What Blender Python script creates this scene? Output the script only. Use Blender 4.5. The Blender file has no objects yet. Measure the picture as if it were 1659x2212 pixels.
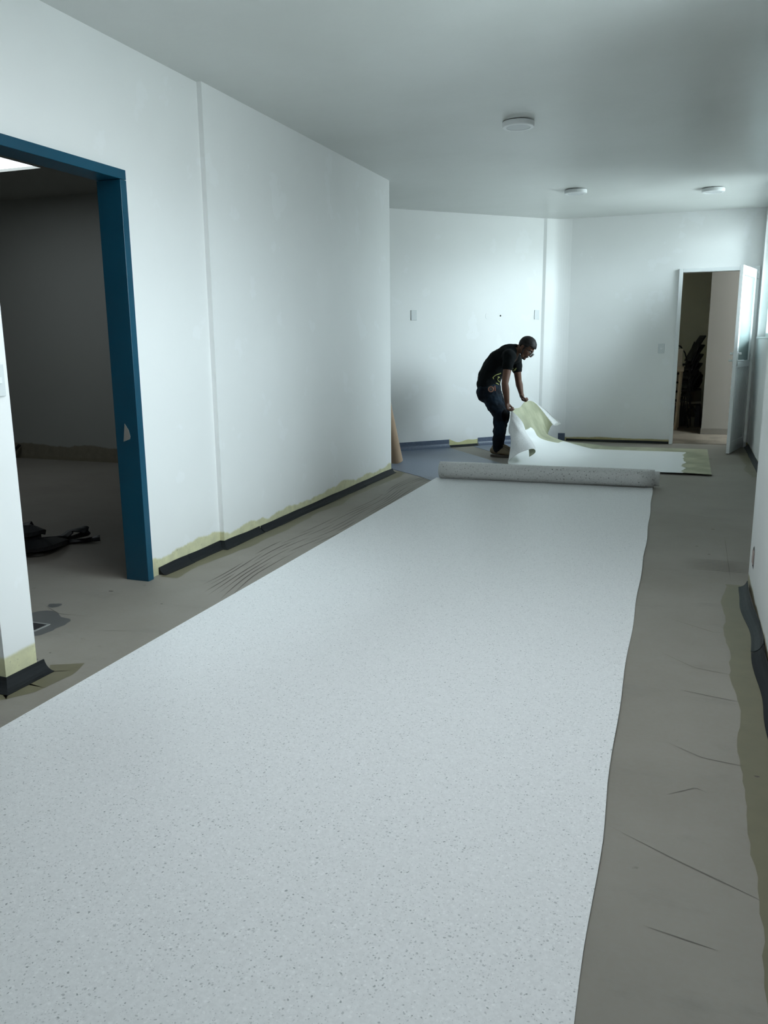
import bpy, bmesh, math, random
from mathutils import Vector, Matrix, noise
from mathutils.bvhtree import BVHTree
random.seed(7)
C = bpy.context.scene
COL = C.collection
PI = math.pi

# ------------------------------------------------------------------ camera
F, YAW, PITCH, ROLL, EYE = 1755.4, .35439, -.20658, -.009374, 1.33
cy, sy, cp, sp = math.cos(YAW), math.sin(YAW), math.cos(PITCH), math.sin(PITCH)
_f = Vector((-sy*cp, cy*cp, sp)); _r0 = Vector((cy, sy, 0)); _u0 = _r0.cross(_f)
cr, sr = math.cos(ROLL), math.sin(ROLL)
_r = cr*_r0 + sr*_u0; _u = -sr*_r0 + cr*_u0
cam = bpy.data.cameras.new('camera'); cam.sensor_fit = 'HORIZONTAL'; cam.sensor_width = 36
cam.lens = F*36/1659; cam.clip_start = .05; cam.clip_end = 100
co = bpy.data.objects.new('camera', cam); COL.objects.link(co)
co.matrix_world = Matrix(((_r.x, _u.x, -_f.x, 0), (_r.y, _u.y, -_f.y, 0), (_r.z, _u.z, -_f.z, EYE), (0, 0, 0, 1)))
C.camera = co
# ------------------------------------------------------------------ world, light, exposure
w = bpy.data.worlds.new('world'); C.world = w; w.use_nodes = True
bg = w.node_tree.nodes['Background']
SKY = 27.5
PANEL = 6.0  # emission of the added panel over the near room
_t = w.node_tree; _tc = _t.nodes.new('ShaderNodeTexCoord'); _s = _t.nodes.new('ShaderNodeSeparateXYZ'); _t.links.new(_tc.outputs['Generated'], _s.inputs[0])
_cr = _t.nodes.new('ShaderNodeValToRGB'); _t.links.new(_s.outputs[2], _cr.inputs[0])      # ground below, overcast sky above
_cr.color_ramp.elements[0].position = 0; _cr.color_ramp.elements[0].color = (.34, .38, .39, 1)
_cr.color_ramp.elements[1].position = .9; _cr.color_ramp.elements[1].color = (.98, 1.10, 1.17, 1)
_e = _cr.color_ramp.elements.new(.12); _e.color = (.76, .855, .91, 1)
_t.links.new(_cr.outputs[0], bg.inputs[0]); bg.inputs[1].default_value = SKY
C.view_settings.view_transform = 'Standard'; C.view_settings.look = 'None'
C.view_settings.gamma = 1; C.view_settings.use_curve_mapping = False
C.view_settings.exposure = 0.08
H = 2.85
WIN1 = (8.9, 10.98, 1.345, 2.74)     # y0, y1, z0, z1 in the recessed right wall
WIN2 = (3.0, 4.3, 1.45, 2.62)         # in the near right wall
WIN3 = (-2.6, -.8, 1.5, 2.6)
def portal(x, w_):
    l = bpy.data.lights.new('window_daylight', 'AREA'); l.shape = 'RECTANGLE'
    l.size = w_[3]-w_[2]; l.size_y = w_[1]-w_[0]; l.cycles.is_portal = True
    o = bpy.data.objects.new('window_daylight', l); COL.objects.link(o)
    o.location = (x, (w_[0]+w_[1])/2, (w_[2]+w_[3])/2); o.rotation_euler = (0, PI/2, 0)
portal(.93, WIN1); portal(.56, WIN2); portal(.56, WIN3)

# ------------------------------------------------------------------ helpers
def obj(name, bm, mats, parent=None, smooth=False):
    me = bpy.data.meshes.new(name)
    if not isinstance(mats, (list, tuple)): mats = [mats]
    bmesh.ops.recalc_face_normals(bm, faces=bm.faces) if getattr(bm, 'recalc', None) else None
    bm.to_mesh(me); bm.free()
    for m in mats: me.materials.append(m)
    if smooth:
        for p in me.polygons: p.use_smooth = True
    o = bpy.data.objects.new(name, me); COL.objects.link(o)
    if parent is not None: o.parent = parent; o.matrix_parent_inverse = parent.matrix_world.inverted()
    return o
def struct(o): o['kind'] = 'structure'; return o
def tag(o, label, cat, group=None):
    o['label'] = label; o['category'] = cat
    if group: o['group'] = group
    return o
def empty(name, loc=(0, 0, 0)):
    o = bpy.data.objects.new(name, None); COL.objects.link(o); o.location = loc
    o.empty_display_size = .1
    bpy.context.view_layer.update()
    return o
def thing(name, label, cat, loc=(0, 0, 0), group=None):
    return tag(empty(name, loc), label, cat, group)
def box(bm, a, b, mi=0, M=None):
    v = []
    for x in (a[0], b[0]):
        for y in (a[1], b[1]):
            for z in (a[2], b[2]):
                p = Vector((x, y, z)); v.append(bm.verts.new(M @ p if M else p))
    for q in ((0, 1, 3, 2), (4, 6, 7, 5), (0, 4, 5, 1), (2, 3, 7, 6), (0, 2, 6, 4), (1, 5, 7, 3)):
        f = bm.faces.new([v[i] for i in q]); f.material_index = mi
    return v
def bevel(o, wd=.004, seg=2):
    m = o.modifiers.new('bevel', 'BEVEL'); m.width = wd; m.segments = seg; m.limit_method = 'ANGLE'
    return o
def B(): return bmesh.new()
def prism(bm, poly, z0, z1, mi=0):
    lo = [bm.verts.new((x, y, z0)) for x, y in poly]; hi = [bm.verts.new((x, y, z1)) for x, y in poly]
    n = len(poly)
    a = bm.faces.new(lo[::-1]); b = bm.faces.new(hi); a.material_index = b.material_index = mi
    for i in range(n):
        f = bm.faces.new((lo[i], lo[(i+1) % n], hi[(i+1) % n], hi[i])); f.material_index = mi
def flat(bm, poly, z, mi=0):
    f = bm.faces.new([bm.verts.new((x, y, z)) for x, y in poly]); f.material_index = mi
    f.normal_update()
    if f.normal.z < 0: f.normal_flip()
    return f
def tube(bm, pts, r, n=10, closed=False, mi=0, flatten=None):
    pts = [Vector(p) for p in pts]; N = len(pts); rings = []
    up = Vector((0, 0, 1)); prev = None
    for i, p in enumerate(pts):
        if closed: t = pts[(i+1) % N]-pts[i-1]
        else: t = pts[min(i+1, N-1)]-pts[max(i-1, 0)]
        t.normalize()
        if prev is None:
            a = t.cross(up if abs(t.z) < .9 else Vector((1, 0, 0))).normalized()
        else: a = (prev-t*prev.dot(t)).normalized()
        prev = a; b = t.cross(a)
        rr = r[i] if isinstance(r, (list, tuple)) else r
        ring = []
        for k in range(n):
            an = 2*PI*k/n; d = a*math.cos(an)*rr + b*math.sin(an)*rr
            if flatten: d = d - flatten[0]*d.dot(flatten[0])*(1-flatten[1])
            ring.append(bm.verts.new(p+d))
        rings.append(ring)
    R = range(N if closed else N-1)
    for i in R:
        A, Bq = rings[i], rings[(i+1) % N]
        for k in range(n):
            f = bm.faces.new((A[k], A[(k+1) % n], Bq[(k+1) % n], Bq[k])); f.material_index = mi
    if not closed:
        f = bm.faces.new(rings[0][::-1]); f.material_index = mi
        f = bm.faces.new(rings[-1]); f.material_index = mi
def lathe(bm, prof, cen=(0, 0, 0), n=48, mi=0, M=None):
    rings = []
    for r, z in prof:
        ring = []
        for k in range(n):
            a = 2*PI*k/n; p = Vector((cen[0]+r*math.cos(a), cen[1]+r*math.sin(a), cen[2]+z))
            ring.append(bm.verts.new(M @ p if M else p))
        rings.append(ring)
    for i in range(len(rings)-1):
        for k in range(n):
            f = bm.faces.new((rings[i][k], rings[i][(k+1) % n], rings[i+1][(k+1) % n], rings[i+1][k])); f.material_index = mi
    for ring, rev in ((rings[0], True), (rings[-1], False)):
        if prof[0 if rev else -1][0] > 1e-5:
            bm.faces.new(ring[::-1] if rev else ring).material_index = mi
_SPH = {}
def _sph(seg, rings):
    if (seg, rings) not in _SPH:
        t_ = bmesh.new(); bmesh.ops.create_uvsphere(t_, u_segments=seg, v_segments=rings, radius=1)
        t_.verts.index_update()
        _SPH[(seg, rings)] = ([v.co.copy() for v in t_.verts], [[v.index for v in f.verts] for f in t_.faces]); t_.free()
    return _SPH[(seg, rings)]
def ell(bm, c, R, ax=None, seg=16, rings=10):
    ax = ax or (Vector((1, 0, 0)), Vector((0, 1, 0)), Vector((0, 0, 1)))
    co_, fa = _sph(seg, rings); c = Vector(c); a0, a1, a2 = ax[0]*R[0], ax[1]*R[1], ax[2]*R[2]
    v = [bm.verts.new(c+a0*p.x+a1*p.y+a2*p.z) for p in co_]
    for f in fa: bm.faces.new([v[i] for i in f])
def chain(bm, pts, rad, lat=None, step=.3):
    """overlapping ellipsoids along a polyline; rad = r or (lateral, in-plane)"""
    lat = (lat or Vector((0, 1, 0))).normalized()
    a = lat.orthogonal().normalized(); b = lat.cross(a)
    for i in range(len(pts)-1):
        p, q = Vector(pts[i]), Vector(pts[i+1])
        r0, r1 = rad[i], rad[i+1]
        if not isinstance(r0, tuple): r0 = (r0, r0)
        if not isinstance(r1, tuple): r1 = (r1, r1)
        n = max(2, int((q-p).length/(min(r0[1], r1[1])*step))+1)
        for k in range(n+1):
            t = k/n; c = p.lerp(q, t); rl = r0[0]*(1-t)+r1[0]*t; ri = r0[1]*(1-t)+r1[1]*t
            ell(bm, c, (rl, ri, ri), (lat, a, b), 16, 10)
def remesh(o, vox, smooth=4):
    m = o.modifiers.new('remesh', 'REMESH'); m.mode = 'VOXEL'; m.voxel_size = vox; m.use_smooth_shade = True
    if smooth:
        s = o.modifiers.new('smooth', 'SMOOTH'); s.iterations = smooth; s.factor = .5
    return o
def at(px, py, y):
    """world point seen at an image position, on the vertical plane y"""
    d = _f + (px-829.5)/F*_r - (py-1106)/F*_u
    t = y/d.y
    return Vector((0, 0, EYE)) + d*t

# ------------------------------------------------------------------ materials
def newmat(name):
    m = bpy.data.materials.new(name); m.use_nodes = True
    nt = m.node_tree; return m, nt, nt.nodes['Principled BSDF']
def N(nt, t, **kw):
    n = nt.nodes.new(t)
    for k, v in kw.items():
        if k.startswith('i_'):
            key = k[2:]; n.inputs[int(key) if key.isdigit() else key].default_value = v
        else: setattr(n, k, v)
    return n
def mixc(nt, fac, a, b, bt='MIX'):
    n = nt.nodes.new('ShaderNodeMix'); n.data_type = 'RGBA'; n.blend_type = bt
    for sock, v in ((0, fac), (6, a), (7, b)):
        if hasattr(v, 'links') or hasattr(v, 'is_output'): nt.links.new(v, n.inputs[sock])
        elif sock == 0: n.inputs[0].default_value = v
        else: n.inputs[sock].default_value = (*v, 1) if len(v) == 3 else v
    return n.outputs[2]
def math_(nt, op, a, b=None, c=None, clamp=False):
    n = nt.nodes.new('ShaderNodeMath'); n.operation = op; n.use_clamp = clamp
    for i, v in enumerate((a, b, c)):
        if v is None: continue
        if hasattr(v, 'is_output'): nt.links.new(v, n.inputs[i])
        else: n.inputs[i].default_value = v
    return n.outputs[0]
def ramp(nt, x, lo, hi):
    n = nt.nodes.new('ShaderNodeMapRange'); n.interpolation_type = 'SMOOTHSTEP'
    nt.links.new(x, n.inputs[0]); n.inputs[1].default_value = lo; n.inputs[2].default_value = hi
    return n.outputs[0]
def pos(nt):
    g = nt.nodes.new('ShaderNodeNewGeometry'); return g.outputs['Position']
def objc(nt): return nt.nodes.new('ShaderNodeTexCoord').outputs['Object']
def noise_(nt, vec, scale, detail=4, rough=.55, sc=None):
    if sc:
        m = N(nt, 'ShaderNodeMapping'); m.inputs['Scale'].default_value = sc; nt.links.new(vec, m.inputs[0]); vec = m.outputs[0]
    n = N(nt, 'ShaderNodeTexNoise'); n.inputs['Scale'].default_value = scale; n.inputs['Detail'].default_value = detail
    n.inputs['Roughness'].default_value = rough; nt.links.new(vec, n.inputs['Vector']); return n.outputs[0]
def bump(nt, bs, h, strength=.1, dist=.01):
    b = N(nt, 'ShaderNodeBump'); b.inputs['Strength'].default_value = strength; b.inputs['Distance'].default_value = dist
    nt.links.new(h, b.inputs['Height']); nt.links.new(b.outputs[0], bs.inputs['Normal'])
def simple(name, col, rough=.5, metal=0, var=.08, scale=20, spec=.5, bmp=0):
    m, nt, b = newmat(name)
    n = noise_(nt, objc(nt), scale)
    c = mixc(nt, n, tuple(x*(1-var) for x in col), tuple(min(1, x*(1+var)) for x in col))
    nt.links.new(c, b.inputs['Base Color'])
    b.inputs['Roughness'].default_value = rough; b.inputs['Metallic'].default_value = metal
    b.inputs['Specular IOR Level'].default_value = spec
    if bmp: bump(nt, b, n, bmp, .01)
    return m
def wallmat(name, col=(.84, .845, .835), glue=.09, amp=.10, gcol=(.62, .60, .36), rough=.42, dirt=.5, spec=.4):
    m, nt, b = newmat(name); P = pos(nt)
    big = noise_(nt, P, .9, 3); mid = noise_(nt, P, 3.2, 5)
    c = mixc(nt, ramp(nt, big, .35, .7), tuple(x*.965 for x in col), col)
    c = mixc(nt, math_(nt, 'MULTIPLY', ramp(nt, mid, .60, .64), .35 if col[0] > .6 else .0), c, (.88, .89, .90))      # filler patches
    sep = N(nt, 'ShaderNodeSeparateXYZ'); nt.links.new(P, sep.inputs[0]); z = sep.outputs[2]
    if glue:
        n1 = noise_(nt, P, 2.2, 5, .6, (1, 1, .25))
        lim = math_(nt, 'MULTIPLY_ADD', n1, amp*2, glue-amp)
        d = math_(nt, 'SUBTRACT', lim, z)
        fac = ramp(nt, d, -.012, .006)
        g = mixc(nt, noise_(nt, P, 14, 5, .6), tuple(x*.62 for x in gcol), tuple(min(1, x*1.3) for x in gcol))
        spk = ramp(nt, noise_(nt, P, 45, 4, .7), .62, .7)
        g = mixc(nt, math_(nt, 'MULTIPLY', spk, dirt), g, (.12, .09, .05))
        low = ramp(nt, z, .055, .02)
        g = mixc(nt, math_(nt, 'MULTIPLY', low, .55*dirt), g, (.16, .13, .07))
        c = mixc(nt, math_(nt, 'MULTIPLY', fac, .92), c, g)
    nt.links.new(c, b.inputs['Base Color'])
    b.inputs['Roughness'].default_value = rough; b.inputs['Specular IOR Level'].default_value = spec
    bump(nt, b, noise_(nt, P, 2.0, 6, .6), .05, .05)
    return m
M_wall = wallmat('white_wall_paint')
M_wall_back = wallmat('white_wall_paint_back', glue=.05, amp=.025, gcol=(.42, .36, .14))
M_wall_clean = wallmat('white_wall_paint_clean', glue=0)
M_pier = wallmat('white_wall_paint_pier', glue=.13, amp=.03)
M_right = wallmat('white_wall_paint_right', glue=.045, amp=.06, gcol=(.40, .37, .22), dirt=.7)
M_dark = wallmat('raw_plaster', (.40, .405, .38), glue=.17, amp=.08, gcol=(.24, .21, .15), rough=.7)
M_ceil, nt, b = newmat('satin_ceiling_paint')
P = pos(nt)
nt.links.new(mixc(nt, ramp(nt, noise_(nt, P, 1.1, 4), .3, .7), (.63, .645, .62), (.67, .685, .665)), b.inputs['Base Color'])
b.inputs['Roughness'].default_value = .33; b.inputs['Specular IOR Level'].default_value = .6
bump(nt, b, noise_(nt, P, 1.6, 5, .55), .12, .06)

M_floor, nt, b = newmat('screeded_concrete')
P = pos(nt)
c = mixc(nt, ramp(nt, noise_(nt, P, .9, 5, .6), .3, .7), (.235, .212, .18), (.285, .262, .228))
c = mixc(nt, math_(nt, 'MULTIPLY', ramp(nt, noise_(nt, P, 2.3, 6, .7, (1, 2.2, 1)), .55, .72), .35), c, (.175, .166, .15))
c = mixc(nt, math_(nt, 'MULTIPLY', ramp(nt, noise_(nt, P, 16, 4, .6), .68, .75), .5), c, (.145, .135, .12))
c = mixc(nt, math_(nt, 'MULTIPLY', ramp(nt, noise_(nt, P, 60, 2, .5), .35, .7), .10), c, (.30, .295, .28))
nt.links.new(c, b.inputs['Base Color']); b.inputs['Roughness'].default_value = .62; b.inputs['Specular IOR Level'].default_value = .35
bump(nt, b, noise_(nt, P, 5, 6, .6), .06, .02)
def stain(name, col, rough=.5): return simple(name, col, rough, var=.18, scale=9)
M_glue = stain('dried_contact_adhesive', (.150, .135, .082), .45)
M_trowel = stain('trowel_ridge', (.085, .068, .055), .6)
M_cement = stain('dark_cement_patch', (.10,.102,.10), .4)
M_hair = stain('scratch', (.14, .125, .105), .6)
M_tile, nt, b = newmat('storage_floor_tile'); P = pos(nt)
c = mixc(nt, ramp(nt, noise_(nt, P, 3.0, 5), .48, .54), (.20, .17, .13), (.125, .108, .08))
nt.links.new(c, b.inputs['Base Color']); b.inputs['Roughness'].default_value = .4

def speckle(name, base, chip, scale=75, chips2=None, amount=.2, light=None, rough=.42, size=.30):
    m, nt, b = newmat(name); P = objc(nt)
    dn = N(nt, 'ShaderNodeTexNoise'); dn.inputs['Scale'].default_value = 60; nt.links.new(P, dn.inputs['Vector'])
    wv = N(nt, 'ShaderNodeVectorMath', operation='MULTIPLY_ADD'); nt.links.new(dn.outputs['Color'], wv.inputs[0])
    wv.inputs[1].default_value = (.012, .012, .012); nt.links.new(P, wv.inputs[2])
    def layer(sc, thr, sz, off):
        mp = N(nt, 'ShaderNodeMapping'); mp.inputs['Location'].default_value = (off, off*.7, off*.3)
        nt.links.new(wv.outputs[0], mp.inputs[0])
        v = N(nt, 'ShaderNodeTexVoronoi'); v.inputs['Scale'].default_value = sc; nt.links.new(mp.outputs[0], v.inputs['Vector'])
        s = N(nt, 'ShaderNodeSeparateColor'); nt.links.new(v.outputs['Color'], s.inputs[0])
        pick = math_(nt, 'LESS_THAN', s.outputs[0], thr)
        szv = math_(nt, 'MULTIPLY_ADD', s.outputs[1], sz*.8, sz*.45)
        d = math_(nt, 'SUBTRACT', szv, v.outputs['Distance'])
        return math_(nt, 'MULTIPLY', pick, ramp(nt, d, -.05, .03)), s.outputs[2]
    c = mixc(nt, ramp(nt, noise_(nt, P, 110, 3, .6), .35, .65), tuple(x*.955 for x in base), tuple(min(1, x*1.03) for x in base))
    f3, r3 = layer(scale*1.5, amount*1.2, size, 3.1)
    c = mixc(nt, math_(nt, 'MULTIPLY', f3, .35), c, chip)
    f2, r2 = layer(scale*.9, amount*.9, size*1.15, 9.3)
    c = mixc(nt, math_(nt, 'MULTIPLY', f2, .55), c, light or tuple(min(1, x*1.15) for x in base))
    f1, r1 = layer(scale, amount, size, 0)
    c = mixc(nt, math_(nt, 'MULTIPLY', f1, math_(nt, 'MULTIPLY_ADD', r1, .55, .35)), c, chip)
    # faint scuffs
    c = mixc(nt, math_(nt, 'MULTIPLY', ramp(nt, noise_(nt, P, 2.3, 6, .7), .66, .75), .16), c, (.42, .40, .34))
    nt.links.new(c, b.inputs['Base Color']); b.inputs['Roughness'].default_value = rough
    b.inputs['Specular IOR Level'].default_value = .45
    return m
M_sheet = speckle('speckled_pale_vinyl', (.79, .795, .795), (.30, .315, .32), 118, amount=.28)
M_roll = speckle('speckled_grey_vinyl', (.60, .60, .585), (.10, .10, .095), 60, amount=.36)
M_blue = speckle('speckled_blue_vinyl', (.165, .195, .255), (.07, .085, .12), 120, amount=.3, light=(.27, .31, .37), rough=.4)
M_bluecove = speckle('speckled_blue_vinyl_cove', (.085, .11, .165), (.035, .045, .075), 110, amount=.4, light=(.21, .26, .34), rough=.4)

M_back, nt, b = newmat('sheet_backing')      # uv: metres from the cut end, metres from the near edge
uv = N(nt, 'ShaderNodeUVMap').outputs[0]
s = N(nt, 'ShaderNodeSeparateXYZ'); nt.links.new(uv, s.inputs[0]); U, V = s.outputs[0], s.outputs[1]
n1 = noise_(nt, uv, 3.2, 2, .5)
wob = math_(nt, 'MULTIPLY_ADD', n1, .14, -.07)
fr = ramp(nt, math_(nt, 'ADD', math_(nt, 'SUBTRACT', U, 2.18), wob), -.006, .006)
ff = ramp(nt, math_(nt, 'ADD', math_(nt, 'SUBTRACT', V, 1.81), math_(nt, 'MULTIPLY', wob, .25)), -.006, .006)
lim_ = math_(nt, 'MULTIPLY_ADD', ramp(nt, V, 1.22, 1.55), .42, .27)
fl = ramp(nt, math_(nt, 'SUBTRACT', lim_, U), -.006, .006)
fac = math_(nt, 'MAXIMUM', math_(nt, 'MAXIMUM', fr, ff), fl)
ol = mixc(nt, ramp(nt, noise_(nt, uv, 3.2, 4, .55), .30, .70), (.27, .28, .185), (.45, .46, .32))
c = mixc(nt, fac, (.80, .82, .82), ol)
nt.links.new(c, b.inputs['Base Color']); b.inputs['Roughness'].default_value = .5

M_bluepaint, nt, b = newmat('blue_metal_paint'); P = objc(nt)
c = mixc(nt, ramp(nt, noise_(nt, P, 2, 4), .3, .7), (.003, .056, .100), (.004, .070, .122))
c = mixc(nt, math_(nt, 'MULTIPLY', ramp(nt, noise_(nt, P, 30, 5, .7, (1, 1, 3)), .72, .76), .5), c, (.25, .38, .42))
nt.links.new(c, b.inputs['Base Color']); b.inputs['Roughness'].default_value = .32; b.inputs['Specular IOR Level'].default_value = .5
M_cove = simple('black_rubber_cove', (.010, .012, .014), .65, spec=.25)
M_covegrey = simple('grey_rubber_cove', (.030, .036, .038), .6, spec=.3)
M_black = simple('black_plastic', (.008, .009, .011), .5)
M_white = simple('white_enamel', (.78, .80, .80), .3, var=.02)
M_plate = simple('white_plastic_plate', (.66, .69, .69), .35, var=.02)
M_diff = simple('frosted_diffuser', (.60, .62, .63), .35, var=.02)
M_gap = simple('dark_gasket', (.05, .06, .06), .7)  # dark ring recessed between ceiling and lamp housing
M_kraft = simple('kraft_cardboard', (.36, .25, .165), .75, var=.10, scale=8)
M_chrome = simple('brushed_metal', (.6, .62, .62), .3, 1)
M_wood = simple('pale_pine', (.42, .34, .23), .6, var=.15, scale=6)
M_hole = simple('raw_hole', (.02, .02, .018), .9)
M_pink = simple('pink_conduit', (.42, .33, .30), .6)
M_frost, nt, b = newmat('frosted_glass'); b.inputs['Base Color'].default_value = (.20, .245, .24, 1)
b.inputs['Roughness'].default_value = .6; b.inputs['Specular IOR Level'].default_value = .1; b.inputs['Transmission Weight'].default_value = .03; b.inputs['IOR'].default_value = 1.2
M_glass, nt, b = newmat('window_glass'); b.inputs['Base Color'].default_value = (.92, .98, .98, 1)
for n_ in list(nt.nodes):
    if n_.type == 'BSDF_PRINCIPLED': nt.nodes.remove(n_)
tr = N(nt, 'ShaderNodeBsdfTransparent'); tr.inputs[0].default_value = (.93, .97, .97, 1)
gl = N(nt, 'ShaderNodeBsdfGlossy'); gl.inputs['Roughness'].default_value = .02
fs = N(nt, 'ShaderNodeFresnel'); mx = N(nt, 'ShaderNodeMixShader')
nt.links.new(fs.outputs[0], mx.inputs[0]); nt.links.new(tr.outputs[0], mx.inputs[1]); nt.links.new(gl.outputs[0], mx.inputs[2])
nt.links.new(mx.outputs[0], nt.nodes['Material Output'].inputs[0])
M_sky, nt, b = newmat('skylight_panel'); b.inputs['Base Color'].default_value = (.8, .85, .9, 1)
b.inputs['Emission Color'].default_value = (.85, .95, 1, 1); b.inputs['Emission Strength'].default_value = 3.2

M_addpanel, nt, b = newmat('added_light_panel'); b.inputs['Base Color'].default_value = (.8, .85, .9, 1)  # glow for the added ceiling panel, not a known skylight
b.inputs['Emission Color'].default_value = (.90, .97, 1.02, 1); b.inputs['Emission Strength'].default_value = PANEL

# ------------------------------------------------------------------ floor (marks are part of the same surface)
bm = B()
box(bm, (-9.4, -4.3, -.12), (1.0, 11.19, 0), 0)
def wig(pts, wd, jit=.01, n=40):
    """irregular band following a polyline"""
    L, R_ = [], []
    P_ = [Vector((*p, 0)) for p in pts]
    tot = sum((P_[i+1]-P_[i]).length for i in range(len(P_)-1)); out = []
    for k in range(n+1):
        d = tot*k/n
        for i in range(len(P_)-1):
            l = (P_[i+1]-P_[i]).length
            if d <= l+1e-6 or i == len(P_)-2:
                out.append((P_[i].lerp(P_[i+1], min(1, d/l)), (P_[i+1]-P_[i]).normalized())); break
            d -= l
    for p, t in out:
        nn = Vector((-t.y, t.x, 0))
        a = wd/2 + jit*noise.noise(p*3.1+Vector((5, 0, 0)))*2 + jit*.5*noise.noise(p*11)
        c_ = wd/2 + jit*noise.noise(p*2.7+Vector((0, 9, 0)))*2 + jit*.5*noise.noise(p*13)
        L.append(p+nn*a); R_.append(p-nn*c_)
    return L, R_
def band(bm, pts, wd, mi, z, jit=.01, n=40, taper=False):
    L, R_ = wig(pts, wd, jit, n)
    if taper:
        for i in range(len(L)):
            m_ = (L[i]+R_[i])/2; t = min(1, min(i, len(L)-1-i)/4)
            L[i] = m_+(L[i]-m_)*t; R_[i] = m_+(R_[i]-m_)*t
    vl = [bm.verts.new((p.x, p.y, z)) for p in L]; vr = [bm.verts.new((p.x, p.y, z)) for p in R_]
    for i in range(len(L)-1):
        f = bm.faces.new((vr[i], vr[i+1], vl[i+1], vl[i])); f.material_index = mi
        f.normal_update()
        if f.normal.z < 0: f.normal_flip()
band(bm, [(-2.77, 3.83), (-2.76, 4.55), (-2.73, 4.65), (-2.73, 7.86)], .12, 1, .0006, .022, 90)
band(bm, [(-2.80, 7.89), (-2.66, 7.89)], .08, 1, .0005, .01, 8)
band(bm, [(-2.52, 2.22), (-2.42, 2.24), (-2.36, 2.34), (-2.36, 2.50), (-2.40, 2.58)], .13, 1, .0007, .02, 30)
band(bm, [(.315, 4.70), (.305, 3.9), (.315, 3.0), (.30, 2.2), (.31, 1.4), (.30, .4)], .13, 1, .0006, .018, 90)
band(bm, [(.69, 11.0), (.68, 9.6), (.70, 8.6)], .11, 1, .0006, .02, 50)
band(bm, [(-1.5, 11.07), (-.2, 11.07)], .06, 1, .0006, .008, 30)
for i in range(8):                                  # adhesive ridges left of the laid sheet
    x = -2.50+.036*i; y = 3.55+.1*random.random()+(.18 if i < 2 else 0)
    first = True
    while y < 7.5:
        ln = .35+random.random()*1.1
        pts = []
        for k in range(14):
            yy = y+ln*k/13
            fan = max(0, 4.1-yy)**1.5*.35*(i/7-.1)
            pts.append((x+fan+.030*math.sin(yy*2.3+i*.25)+.012*math.sin(yy*5.1)+.02*(yy-5)*.2, yy))
        if pts[-1][0] < -2.18 and pts[0][0] < -2.19: band(bm, pts, .0075, 2, .0009, .0012, 13, True)
        y += ln+.04+random.random()*.18
for i in range(8):
    yy = 4.97+.033*i
    band(bm, [(.02+.05*random.random(), yy), (.2, yy+.006), (.388 if yy < 4.78 else .46, yy)], .006, 2, .0008, .001, 12, True)
for pts in ([(-.13, 2.13), (.05, 2.03), (.27, 1.92)], [(.31, 5.9), (.30, 4.75)], [(.0, 4.0), (.2, 3.86), (.25, 3.9)], [(-.05, 3.55), (.1, 3.4), (.32, 3.35)],
            [(.0, 2.7), (.12, 2.62), (.28, 2.60)], [(.05, 3.15), (.28, 3.10)], [(-.02, 1.75), (.15, 1.72)], [(-3.1, 3.2), (-2.9, 3.1), (-2.7, 3.12)], [(.02, 2.35), (.1, 2.42), (.14, 2.40)],
            [(-2.6, 2.95), (-2.35, 3.02)], [(-3.4, 3.9), (-3.2, 3.95)], [(.0, 6.6), (.2, 6.5), (.4, 6.52)], [(.1, 8.2), (.5, 8.1)]):
    band(bm, pts, .0035, 3, .0008, .0012, 12, True)
def blob(cx, cy_, rx, ry, mi, z, seed=0, n=36):
    vs = []
    for k in range(n):
        a = 2*PI*k/n; r = 1+.35*noise.noise(Vector((math.cos(a)*1.3+seed, math.sin(a)*1.3, seed)))+.08*noise.noise(Vector((math.cos(a)*6, math.sin(a)*6, seed)))
        vs.append((cx+rx*r*math.cos(a), cy_+ry*r*math.sin(a)))
    flat(bm, vs, z, mi)
blob(-2.93, 2.95, .19, .17, 4, .0006, 1.5); blob(-3.02, 3.20, .04, .03, 4, .0006, 4)
for x_, y_, r_ in ((-2.56, 2.66, .006), (-2.56, 2.58, .007), (-2.45, 2.35, .006), (.13, 5.55, .01), (.20, 5.35, .01), (-2.9, 3.5, .014), (-2.5, 3.4, .008), (.24, 6.1, .012), (.28, 2.55, .008), (.05, 9.2, .03), (.3, 9.8, .02)):
    blob(x_, y_, r_, r_*.6, 2, .0009, x_*7)
flo = struct(obj('floor', bm, [M_floor, M_glue, M_trowel, M_hair, M_cement]))
bm = B(); box(bm, (-1.8, 11.19, -.12), (1.5, 14.7, .002)); struct(obj('floor', bm, M_tile))

# ------------------------------------------------------------------ ceilings
bm = B()
box(bm, (-4.1, 7.7, H), (1.0, 14.7, H+.15)); box(bm, (-2.95, 2.4, H), (1.0, 7.7, H+.15)); box(bm, (-4.6, -4.3, H), (1.0, 2.4, H+.15))
struct(obj('ceiling', bm, M_ceil))
bm = B(); box(bm, (-9.4, 2.3, 2.92), (-2.95, 6.38, 3.07)) ; bm.free()
bm = B()
SX0, SX1, SY0, SY1 = -6.75, -5.69, 5.3, 6.38
box(bm, (-9.4, 2.3, 2.92), (SX0, 7.9, 3.12)); box(bm, (SX1, 2.3, 2.92), (-2.95, 7.9, 3.12))
box(bm, (SX0, 2.3, 2.92), (SX1, SY0, 3.12)); box(bm, (SX0, SY1, 2.92), (SX1, 7.9, 3.12))
struct(obj('ceiling_side_room', bm, M_dark))
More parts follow.
